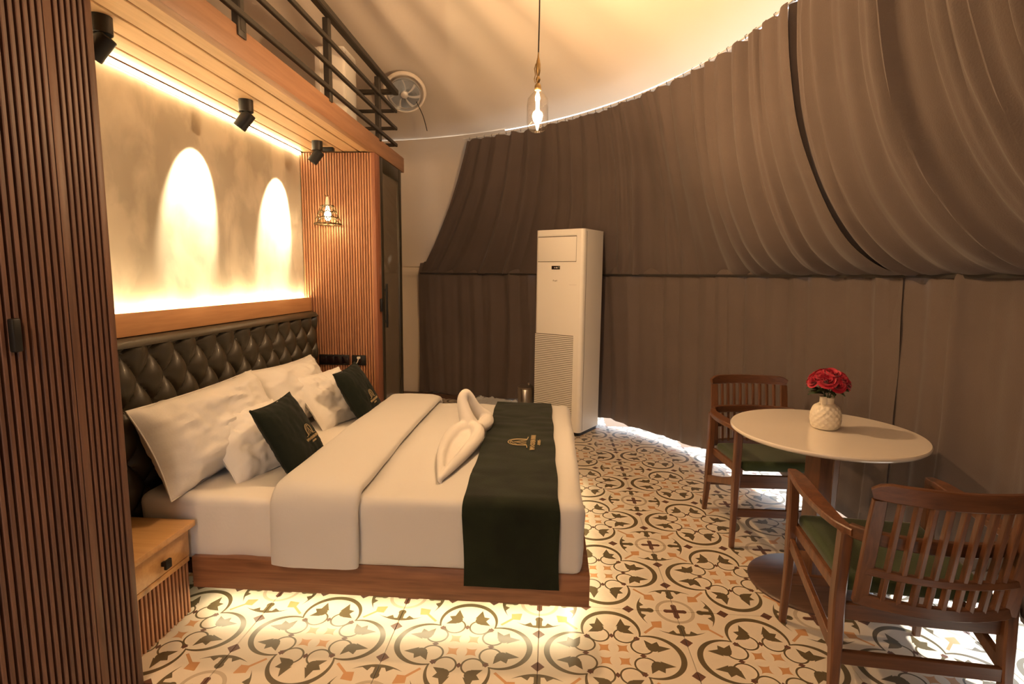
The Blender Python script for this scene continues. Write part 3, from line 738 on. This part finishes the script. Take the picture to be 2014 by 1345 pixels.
# ================================================================== NIGHTSTAND
def nightstand():
    t = thing('nightstand', 'pine topped nightstand with slatted base beside the bed', 'nightstand', (-1.70, 1.90, 0)); b0 = Vector(t.location)
    part('top_board', box((-1.885, 1.690, .395), (-1.500, 2.106, .421), .003), M['pine_top'], t)
    part('body', box((-1.885, 1.690, .0), (-1.556, 2.104, .392), .002), M['walnut_back'], t)
    d = part('drawer', box((-1.556, 1.695, .262), (-1.534, 2.104, .382), .003), M['pine_top'], t)
    part('rail', box((-1.556, 1.695, .235), (-1.536, 2.104, .258), .002), M['pine_top'], t)
    part('knob', join(box((-1.535, 1.935, .300), (-1.515, 1.953, .318), .002), box((-1.518, 1.927, .290), (-1.506, 1.961, .328), .003)), M['black'], d)
    me = slat_mesh('slat', .232, .0125, .013, M['slat_far'])
    for k in range(19): shared('slat', me, t, Vector((-1.548, 1.704+.0217*k, .002))-b0, (0, 0, PI/2))
nightstand()

# ================================================================== AIR CONDITIONER, BIN
def air_conditioner():
    rz = math.atan2(-.53, .85)              # local x runs along the front, local -y is the front
    t = thing('air_conditioner', 'tall white floor standing air conditioner in front of the curtain', 'air conditioner', (.285-.85*.255, 4.88+.53*.255, 0), rz)
    w, dp, h = .51, .39, 1.895; hw = w/2
    def pl(name, lo, hi, mat, par=None, bev=.003, seg=2): return part(name, box(lo, hi, bev, seg), mat, par or t, local=True)
    def prism(z0, z1, ins=0):
        r = .035; P = []
        for cx_, cy_, a0 in ((hw-ins-r, ins+r, -PI/2), (hw-ins-.02, dp-ins-.02, 0), (-hw+ins+.02, dp-ins-.02, PI/2), (-hw+ins+r, ins+r, PI)):
            rr = r if cy_ < .1 else .02
            P += [(cx_+rr*math.cos(a0+PI/2*k/6), cy_+rr*math.sin(a0+PI/2*k/6)) for k in range(7)]
        n = len(P); V = [(x, y, z0) for x, y in P]+[(x, y, z1) for x, y in P]
        return V, [(i, (i+1) % n, n+(i+1) % n, n+i) for i in range(n)]+[tuple(range(n-1, -1, -1)), tuple(range(n, 2*n))]
    part('plinth', prism(0, .035, .012), M['black'], t, local=True)
    part('body', prism(.035, h), M['ac_white'], t, local=True)
    part('body_seam', box((hw-.001, .052, .05), (hw+.0012, .056, h-.02)), M['ac_seam'], t, local=True)
    # upper flap with its shadow gap
    x0, x1 = -hw+.03, hw-.075
    part('flap_gap', box((x0-.002, -.0015, 1.603), (x1+.002, .001, 1.835)), M['ac_seam'], t, local=True)
    pl('outlet_flap', (x0, -.005, 1.608), (x1, .001, 1.828), M['ac_white'])
    pl('outlet_lip', (x0-.004, -.006, 1.838), (x1+.004, .002, 1.858), M['ac_white'])
    pl('display', (-.075, -.004, 1.535), (.015, .001, 1.568), M['screen'])
    for k, (a, b) in enumerate(((-.045, -.040), (-.028, -.020), (-.012, -.009))): part('display_icon', box((a, -.0047, 1.545), (b, -.0038, 1.557)), M['ac_white'], t, local=True, smooth=False)
    g = text_geo('Pearl', .022, (0, 0)); g = xf(g, Matrix.Translation((-.036, -.001, 1.432)) @ Matrix.Rotation(PI/2, 4, 'X') @ Matrix.Diagonal((1, 1, .1, 1)))
    part('maker_mark', g, M['ac_seam'], t, local=True, smooth=False)
    pl('sticker', (.115, -.0012, 1.395), (.19, .0008, 1.40), M['rail_white'], bev=0.0)
    # intake grille
    part('grille_recess', box((-hw+.012, -.0012, .16), (hw-.085, .001, .935)), M['ac_seam'], t, local=True)
    gs = [box((-hw+.012, -.006, .165+.0175*k), (hw-.085, .0, .1755+.0175*k)) for k in range(44)]
    o = part('grille_louvres', join(*gs), M['ac_white'], t, local=True, smooth=False); o['kind'] = 'stuff'
air_conditioner()
t = thing('waste_bin', 'slim brushed steel bin standing left of the air conditioner', 'bin', (-.235, 5.42, 0))
part('body', lathe([(.078, .005), (.082, .02), (.082, .33), (.079, .335)], 28, (-.235, 5.42)), M['steel'], t)
part('lid', lathe([(.083, .337), (.083, .352), (.06, .366), (.02, .371), (.001, .372)], 28, (-.235, 5.42)), M['steel'], t)
part('base_ring', lathe([(.085, 0), (.085, .006), (.08, .008)], 28, (-.235, 5.42)), M['black'], t)
part('lid_knob', lathe([(.012, .370), (.014, .385), (.008, .392), (.001, .393)], 14, (-.205, 5.42)), M['steel'], t)

# ================================================================== CURTAINS
SEAM = 8.3
def folds(s, seed, hs):
    w = s+.05*math.sin(s*4.1+seed)+.022*math.sin(s*11.7+seed*2)
    a = 1-2*abs(math.sin(PI*w/.17+seed)); b = math.sin(2*PI*w/.43+seed*1.7); c = math.sin(2*PI*w/.095+seed*.7)
    m = .55+.45*math.sin(s*2.9+seed*3)
    g = 0.0; c0 = math.floor(s/.23)
    for q in (c0-1, c0, c0+1):
        hsh = math.sin(q*12.9898+hs*78.233)*43758.5453; hsh -= math.floor(hsh)
        g -= 2.3*max(0, hsh-.35)*math.exp(-((s-(q+.2+.6*hsh)*.23)/.026)**2)
    return g+.60*a*(.45+.55*m)+.42*b*(.6+.4*math.sin(s*2.3+seed))+.16*c*(1-m)
def curtain(name, top, bot, prof, amp, seed, label, n, hdr=True, hem=0.0):
    rows = UP_ROWS if callable(prof) else len(prof)
    def fn(a, tt):
        j = int(round(tt*(rows-1)))
        u_ = a+.004*math.sin(tt*3+seed)
        th = (top[0]+(top[1]-top[0])*a)*(1-tt)+(bot[0]+(bot[1]-bot[0])*a)*tt
        r, z = prof(j, th) if callable(prof) else prof[j]
        s = math.radians(top[0]+(top[1]-top[0])*u_)*3.6
        f = folds(s, seed, seed); f2 = folds(s+.03*math.sin(tt*2.5+s*2), seed+.35*tt, seed)
        am = amp[0]*(1-tt)+amp[1]*tt
        d = am*(f*(1-tt)+f2*tt)
        d += .012*nz(s*3.1, tt*3.5, seed)+.005*nz(s*16, tt*9, seed)
        if hdr: z += -.011*max(0, math.sin(s*2*PI/.16+seed))*max(0, 1-tt*12)
        if hem: z += max(0, (tt-.9)/.1)*(hem*max(0, nz(s*2.4, seed, 0)+.15)+.13*math.exp(-((th+3)/4.5)**2)+.05*math.exp(-((th-20)/5)**2))
        return polar(r+d, th, z)
    g = grid(n, rows, fn)
    return solo(name, g, M['curtain'], label, 'curtain', loc=polar(*((3.9, (bot[0]+bot[1])/2, 1.6) if callable(prof) else (prof[-1][0], (bot[0]+bot[1])/2, prof[-1][1]))))
UP_ROWS = 44
def UP(k, th):
    ph = PI/2*k/43; lin = k/43
    er, ez = 1-math.cos(ph), 1-math.sin(ph)          # quarter ellipse: steep at the top, sweeping out at the strap
    q = min(1, max(0, (th-18)/20)); q = q*q*(3-2*q)
    p = min(1, max(0, (th-54)/12)); f = .90*(1-q)-(.30-.26*p)*q                              # hangs in a belly at the right, pulled taut behind the air conditioner
    return 3.375+.70*(f*er+(1-f)*lin), Z_KNEE+.005+(2.80-Z_KNEE-.005)*(f*ez+(1-f)*(1-lin))
LOW = [(4.125, Z_KNEE+.14)]+[(4.058+.012*math.sin(k/23*PI), Z_KNEE-.004-(Z_KNEE-.004-.044)*k/23) for k in range(24)]
LOW2 = [(r, z if i < 24 else .065) for i, (r, z) in enumerate(LOW)]
curtain('curtain', (SEAM-.1, 66.5), (SEAM-.9, 81.0), UP, (.038, .050), 1.4, 'taupe upper curtain sweeping from the far wall to the seam gap', 420)
curtain('curtain', (SEAM-70, SEAM+.35), (SEAM-70, SEAM+1.2), UP, (.036, .058), 3.8, 'taupe upper curtain at the right edge, this side of the seam gap', 380)
curtain('curtain', (SEAM-.6, 81.2), (SEAM-.8, 81.2), LOW, (.022, .030), 5.2, 'taupe lower curtain behind the air conditioner and far chair', 420, False, .06)
curtain('curtain', (SEAM-70, SEAM+.7), (SEAM-70, SEAM+.4), LOW2, (.022, .040), 7.7, 'taupe lower curtain at the right edge behind the near chair', 380, False, .12)
# rail with hooks at the top, strap at the knee
t = thing('curtain_rail', 'thin pale curtain rail curving round under the tent roof', 'curtain rail', polar(3.385, 30, 2.814))
part('rail', tube([polar(3.385, a, 2.814) for a in [SEAM-70+k*1.5 for k in range(87)]], .0065, 8), M['rail_white'], t)
hk = [tube([polar(3.384, a, 2.826), polar(3.372, a, 2.816), polar(3.380, a, 2.798)], .0022, 5) for a in [-50+k*1.45 for k in range(81)]]
o = part('hooks', join(*hk), M['rail_black'], t); o['kind'] = 'stuff'
solo('curtain_strap', tube([polar(4.035, SEAM-70+k*1.5, Z_KNEE+.002) for k in range(96)], .007, 6, flat=(.5, 1.4)), M['cord_black'], 'dark strap pinning the curtains to the wall at waist height', 'strap', loc=polar(4.035, 40, Z_KNEE))
# crumpled clear plastic at the hem near the back
V, F = grid(60, 8, lambda a, b: polar(R_WALL-.10-.20*b+.03*nz(a*14, b*3, 1), 70-17*a, .012+.05*(1-b)+.05*abs(nz(a*16, b*4, 7))*(1-b*.6)))
solo('plastic_sheet', solidify((V, F), .002, 60, 8), M['film_white'], 'crumpled clear plastic film on the floor at the back hem', 'plastic sheet', loc=polar(R_WALL-.2, 62, 0))

# ================================================================== LOFT THINGS
def railing():
    xr = -1.305; ye = 4.585
    t = thing('railing', 'dark metal railing with horizontal bars along the loft edge', 'railing', (-1.335, 3.0, 2.493))
    def b(name, p, q, hw, hh): return part(name, bar([p, q], hw, hh), M['rail_black'], t)
    for z, w_ in ((2.540, .011), (2.672, .011), (2.810, .011)):
        b('bar', (xr, .8, z), (xr, ye, z), w_, w_+.002)
        b('return_bar', (xr-.012, ye-.011, z), (-1.95, ye-.011, z), w_, w_+.002)
    b('top_rail', (xr, .8, 2.958), (xr, ye, 2.958), .024, .022); b('return_top_rail', (xr-.02, ye-.02, 2.958), (-1.95, ye-.02, 2.958), .022, .018)
    for y in (1.36, 2.32, 3.25, 4.18):
        b('post', (xr-.022, y, 2.478), (xr-.022, y, 2.94), .020, .020)
        if y == 2.32: part('fixing_plate', box((-1.316, y-.03, 2.452), (-1.309, y+.03, 2.545), .002), M['rail_black'], t)
    b('post', (-1.66, ye-.03, 2.475), (-1.66, ye-.03, 2.94), .020, .020)
railing()
t = thing('white_box', 'tall white appliance standing on the loft behind the railing', 'appliance', (-1.70, 4.30, 2.476))
part('body', box((-1.79, 4.16, 2.478), (-1.572, 4.42, 3.165), .02, 3), M['ac_white'], t)
part('front_panel', box((-1.573, 4.18, 2.52), (-1.567, 4.40, 3.13), .004), M['ac_white'], t)
part('edge_strip', box((-1.795, 4.150, 2.50), (-1.755, 4.161, 3.15), .003), M['rail_white'], t)
# round vent in the roof
def vent():
    c = Vector((-1.317, 4.908, 3.050)); nrm = (Vector((TC[0], TC[1], 1.0))-Vector((c.x, c.y, 3.03)))
    nrm = Vector((.15, -.66, -.74)).normalized()
    m_ = Matrix.Translation(c) @ nrm.to_track_quat('Z', 'Y').to_matrix().to_4x4()
    t = thing('round_vent', 'round ventilation port with shiny clear blades in the roof canvas', 'vent', tuple(c)); t.rotation_euler = m_.to_euler()
    part('canvas_collar', lathe([(.19, -.03), (.185, -.012), (.178, -.004), (.168, -.006), (.16, -.02)], 40, cap=False), M['canvas'], t, local=True)
    part('rim', lathe([(.150, -.02), (.156, .012), (.148, .024), (.140, .02), (.140, -.01)], 40, cap=False), M['plastic_film'], t, local=True)
    part('dish', lathe([(.142, -.012), (.05, -.022), (.001, -.024)], 40), M['rail_white'], t, local=True)
    for k in range(7):
        a = 2*PI*k/7
        g = grid(6, 8, lambda q, s: ((.03+.10*s)*math.cos(a+(q-.5)*.75+s*.35), (.03+.10*s)*math.sin(a+(q-.5)*.75+s*.35), .002+.016*(q-.5)))
        part('blade', solidify(g, .002, 6, 8), M['plastic_film'], t, local=True)
    part('hub', lathe([(.032, -.01), (.032, .018), (.02, .026), (.001, .027)], 24), M['rail_white'], t, local=True)
    solo('vent_cord', tube(spline([(c.x+.10, c.y+.02, c.z-.06), (c.x+.125, c.y+.16, c.z-.14), (c.x+.13, c.y+.30, c.z-.235)], 6), .004, 6), M['cord_black'], 'thin dark cord hanging from the round roof vent', 'cord', loc=(c.x+.12, c.y+.12, c.z-.2))
vent()

# ================================================================== TABLE, VASE, FLOWERS
TX, TY, TZ = 1.308, 2.60, .762
t = thing('pedestal_table', 'round table with cream stone top on a square wooden pedestal', 'table', (TX, TY, 0))
part('table_top', lathe([(.388, TZ-.022), (.405, TZ-.020), (.413, TZ-.012), (.413, TZ-.005), (.409, TZ), (.001, TZ)], 96, (TX, TY)), M['marble'], t)
part('under_plate', lathe([(.05, TZ-.075), (.16, TZ-.036), (.20, TZ-.0225), (.001, TZ-.0225)], 40, (TX, TY)), M['chair_wood'], t)
ped = xf(box((-.042, -.042, .018), (.042, .042, TZ-.05), .006), Matrix.Translation((TX-.02, TY-.02, 0)) @ Matrix.Rotation(math.radians(25), 4, 'Z'))
part('pedestal', ped, M['chair_wood'], t)
part('base_disc', lathe([(.272, 0), (.272, .008), (.262, .016), (.05, .019), (.001, .019)], 64, (TX-.03, TY-.03)), M['dark_wood'], t)
VX, VY = 1.325, 2.63
def vase():
    t = thing('vase', 'ivory vase with diamond relief on the round table', 'vase', (VX, VY, TZ))
    prof = spline([(.040, 0), (.056, .006), (.064, .03), (.066, .06), (.062, .085), (.052, .108), (.036, .121), (.031, .126), (.031, .150), (.033, .154)], 6)
    n = 72; V, F = [], []
    for i, (r, z) in enumerate(prof):
        for k in range(n):
            a = 2*PI*k/n; dd = 0
            if .01 < z < .112:
                q = a*14/(2*PI); w = z/.030
                dd = .0045*max(abs(math.sin(PI*(q+w))), abs(math.sin(PI*(q-w))))**6-.002
            V.append((VX+(r+dd)*math.cos(a), VY+(r+dd)*math.sin(a), TZ+z))
    for i in range(len(prof)-1):
        for k in range(n):
            a, b = i*n+k, i*n+(k+1) % n; F.append((a, b, b+n, a+n))
    F.append(tuple(range(n-1, -1, -1)))
    part('body', (V, F), M['vase'], t)
    part('neck_tab', box((VX-.040, VY-.036, TZ+.122), (VX-.016, VY-.026, TZ+.160), .003), M['vase'], t)
    part('mouth', lathe([(.0335, TZ+.153), (.0285, TZ+.1545), (.027, TZ+.12), (.001, TZ+.118)], 32, (VX, VY), cap=False), M['vase'], t)
vase()
def bouquet():
    random.seed(4)
    t = thing('rose_bouquet', 'bunch of crimson roses with dark leaves in the ivory vase', 'flowers', (VX, VY, TZ+.15)); b0 = Vector(t.location)
    # one rose: cupped petals
    gs = []
    for ring, (nn, R, tilt, hh) in enumerate(((3, .006, .05, .030), (4, .012, .25, .031), (5, .018, .55, .030), (6, .023, .95, .027))):
        for k in range(nn):
            a0 = 2*PI*(k+.5*ring)/nn
            g = grid(5, 5, lambda q, s: (lambda rr, an, zz: (rr*math.cos(an), rr*math.sin(an), zz))(R*(.35+.65*s)+math.sin(tilt)*hh*s*s*.7, a0+(q-.5)*2*PI/nn*1.45*(1-.35*s*s), hh*s*math.cos(tilt*s)+.002*math.sin(q*PI)))
            gs.append(g)
    rg = join(*gs); me = bpy.data.meshes.new('rose_head'); me.from_pydata(rg[0], [], rg[1]); me.materials.append(M['rose'])
    me.polygons.foreach_set('use_smooth', [True]*len(me.polygons))
    spots = []
    for k in range(16):
        zf = .30+.70*((k+.5)/16); a = k*2.39996; r = math.sqrt(1-zf*zf*.82)
        spots.append(Vector((r*math.cos(a)*.075, r*math.sin(a)*.070, .045+.068*zf)))
    for p in spots:
        d = Vector((p.x*1.3, p.y*1.3, p.z-.025)).normalized(); e = d.to_track_quat('Z', 'Y').to_euler(); s = random.uniform(1.0, 1.25)
        shared('rose_head', me, t, tuple(p-d*.012), e, (s, s, s))
    lg = grid(5, 9, lambda q, s: ((q-.5)*.034*math.sin(PI*min(.98, s+.04)), s*.07, .012*math.sin(s*PI)-.006*abs(q-.5)*2))
    lm = bpy.data.meshes.new('leaf'); lm.from_pydata(lg[0], [], lg[1]); lm.materials.append(M['leaf'])
    for k in range(11):
        a = k*2.4+.4; shared('leaf', lm, t, (.02*math.cos(a), .02*math.sin(a), .022+.012*(k % 3)), (random.uniform(-.5, .25), random.uniform(-.4, .4), a-PI/2))
    for k in range(7):
        a = 2*PI*k/7; part('stem', tube([(VX+.006*math.cos(a), VY+.006*math.sin(a), TZ+.06), (VX+.012*math.cos(a), VY+.012*math.sin(a), TZ+.16), (VX+.035*math.cos(a), VY+.035*math.sin(a), TZ+.20)], .0022, 5), M['leaf'], t)
bouquet()

# ================================================================== CHAIRS
def chair():
    """origin on the floor under the seat, facing +y"""
    t = thing('armchair', 'x', 'chair', (0, 0, 0)); a = .258
    def p(name, g, mat='chair_wood', par=None): return part(name, g, M[mat], par or t, local=True)
    for s in (-1, 1):
        p('leg', bar(spline([(s*a*1.02, .240, 0), (s*a, .232, .22), (s*a, .228, .38), (s*a, .234, .55), (s*(a+.004), .240, .665)], 4), [.0125+.0065*min(1, k/8) for k in range(17)], [.0125+.0075*min(1, k/8) for k in range(17)], up=(0, 1, 0)))
        p('leg', bar(spline([(s*a*1.02, -.262, 0), (s*a, -.240, .20), (s*a, -.225, .38), (s*a*.99, -.226, .52), (s*a*.985, -.232, .640)], 4), [.0125+.007*min(1, k/6) for k in range(17)], [.0125+.010*min(1, k/6) for k in range(17)], up=(0, 1, 0)))
        p('arm', bar(spline([(s*(a+.004), .262, .664), (s*(a+.008), .18, .668), (s*(a+.014), .06, .662), (s*(a+.010), -.08, .652), (s*a, -.20, .648), (s*(a-.02), -.262, .650)], 6), [.017+.016*math.sin(PI*min(1, k/26)) for k in range(31)], .0125))
        p('side_brace', bar([(s*a, .228, .375), (s*a, .05, .310), (s*a, -.235, .215)], [.0105, .010, .0105], [.024, .019, .024]))
        p('seat_rail', bar([(s*(a-.018), .245, .432), (s*(a-.020), -.20, .402)], .011, .021))
    p('front_apron', bar([(-a, .224, .375), (a, .224, .375)], .011, .036), 'chair_wood_x')
    p('rear_apron', bar([(-a, -.215, .350), (a, -.215, .350)], .011, .030), 'chair_wood_x')
    p('front_stretcher', bar([(-a, .236, .200), (a, .236, .200)], .010, .022), 'chair_wood_x')
    p('rear_stretcher', bar([(-a, -.243, .197), (a, -.243, .197)], .010, .024), 'chair_wood_x')
    cu = cloth_box((-.232, -.205, .405), (.232, .248, .462), .022, .004, 2.0, seg=3)
    cu = ([(x, y, z+.03*(y+.2)/.45) for x, y, z in cu[0]], cu[1])
    p('seat_cushion', cu, 'seat_green')
    back = p('bow_rail', bar(spline([(-a+.012, -.245, .652), (-.20, -.288, .652), (-.10, -.318, .650), (0, -.328, .650), (.10, -.318, .650), (.20, -.288, .652), (a-.012, -.245, .652)], 5), .013, .022), 'chair_wood_x')
    yb = lambda x, z: -.262-.062*(1-(x/.25)**2)-.075*(z-.42)/.42
    def cross(z, hh, x1=.232, hw=.010): return bar([(x, yb(x, z), z) for x in [-x1+2*x1*k/14 for k in range(15)]], hw, hh)
    p('crest_rail', bar([(x, yb(x, .825), .828-.012*max(0, (abs(x)-.19)/.05)**2) for x in [-.236+.472*k/22 for k in range(23)]], .0105, [.028-.012*max(0, (abs(-.236+.472*k/22)-.19)/.046)**2 for k in range(23)]), 'chair_wood_x')
    p('middle_rail', cross(.545, .013), 'chair_wood_x')
    p('bottom_rail', cross(.435, .020), 'chair_wood_x')
    for s in (-1, 1): p('back_stile', bar([(s*.216, yb(.216, z), z) for z in (.425, .52, .62, .72, .80)], [.022, .022, .022, .022, .020], .010, up=(0, 1, 0)))
    for k in range(9):
        x = -.162+.0405*k; p('back_slat', bar([(x, yb(x, z)+.004, z) for z in (.44, .56, .68, .80)], .0075, .011, up=(0, 1, 0)))
    return t
c1 = chair()
def dup(root, loc, rz, label):
    r = root.copy(); COL.objects.link(r); r.location = loc; r.rotation_euler = (0, 0, rz); r['label'] = label
    for ch in list(root.children):
        c = ch.copy(); COL.objects.link(c); c.parent = r
    return r
c1.location = (1.270, 1.998, 0); c1.rotation_euler = (0, 0, math.radians(-5)); c1['label'] = 'wooden armchair in the near right corner seen from behind'; c1['group'] = 'slatted wooden armchairs'
c2 = dup(c1, (1.278, 3.145, 0), PI+math.radians(1), 'wooden armchair on the far side of the round table')
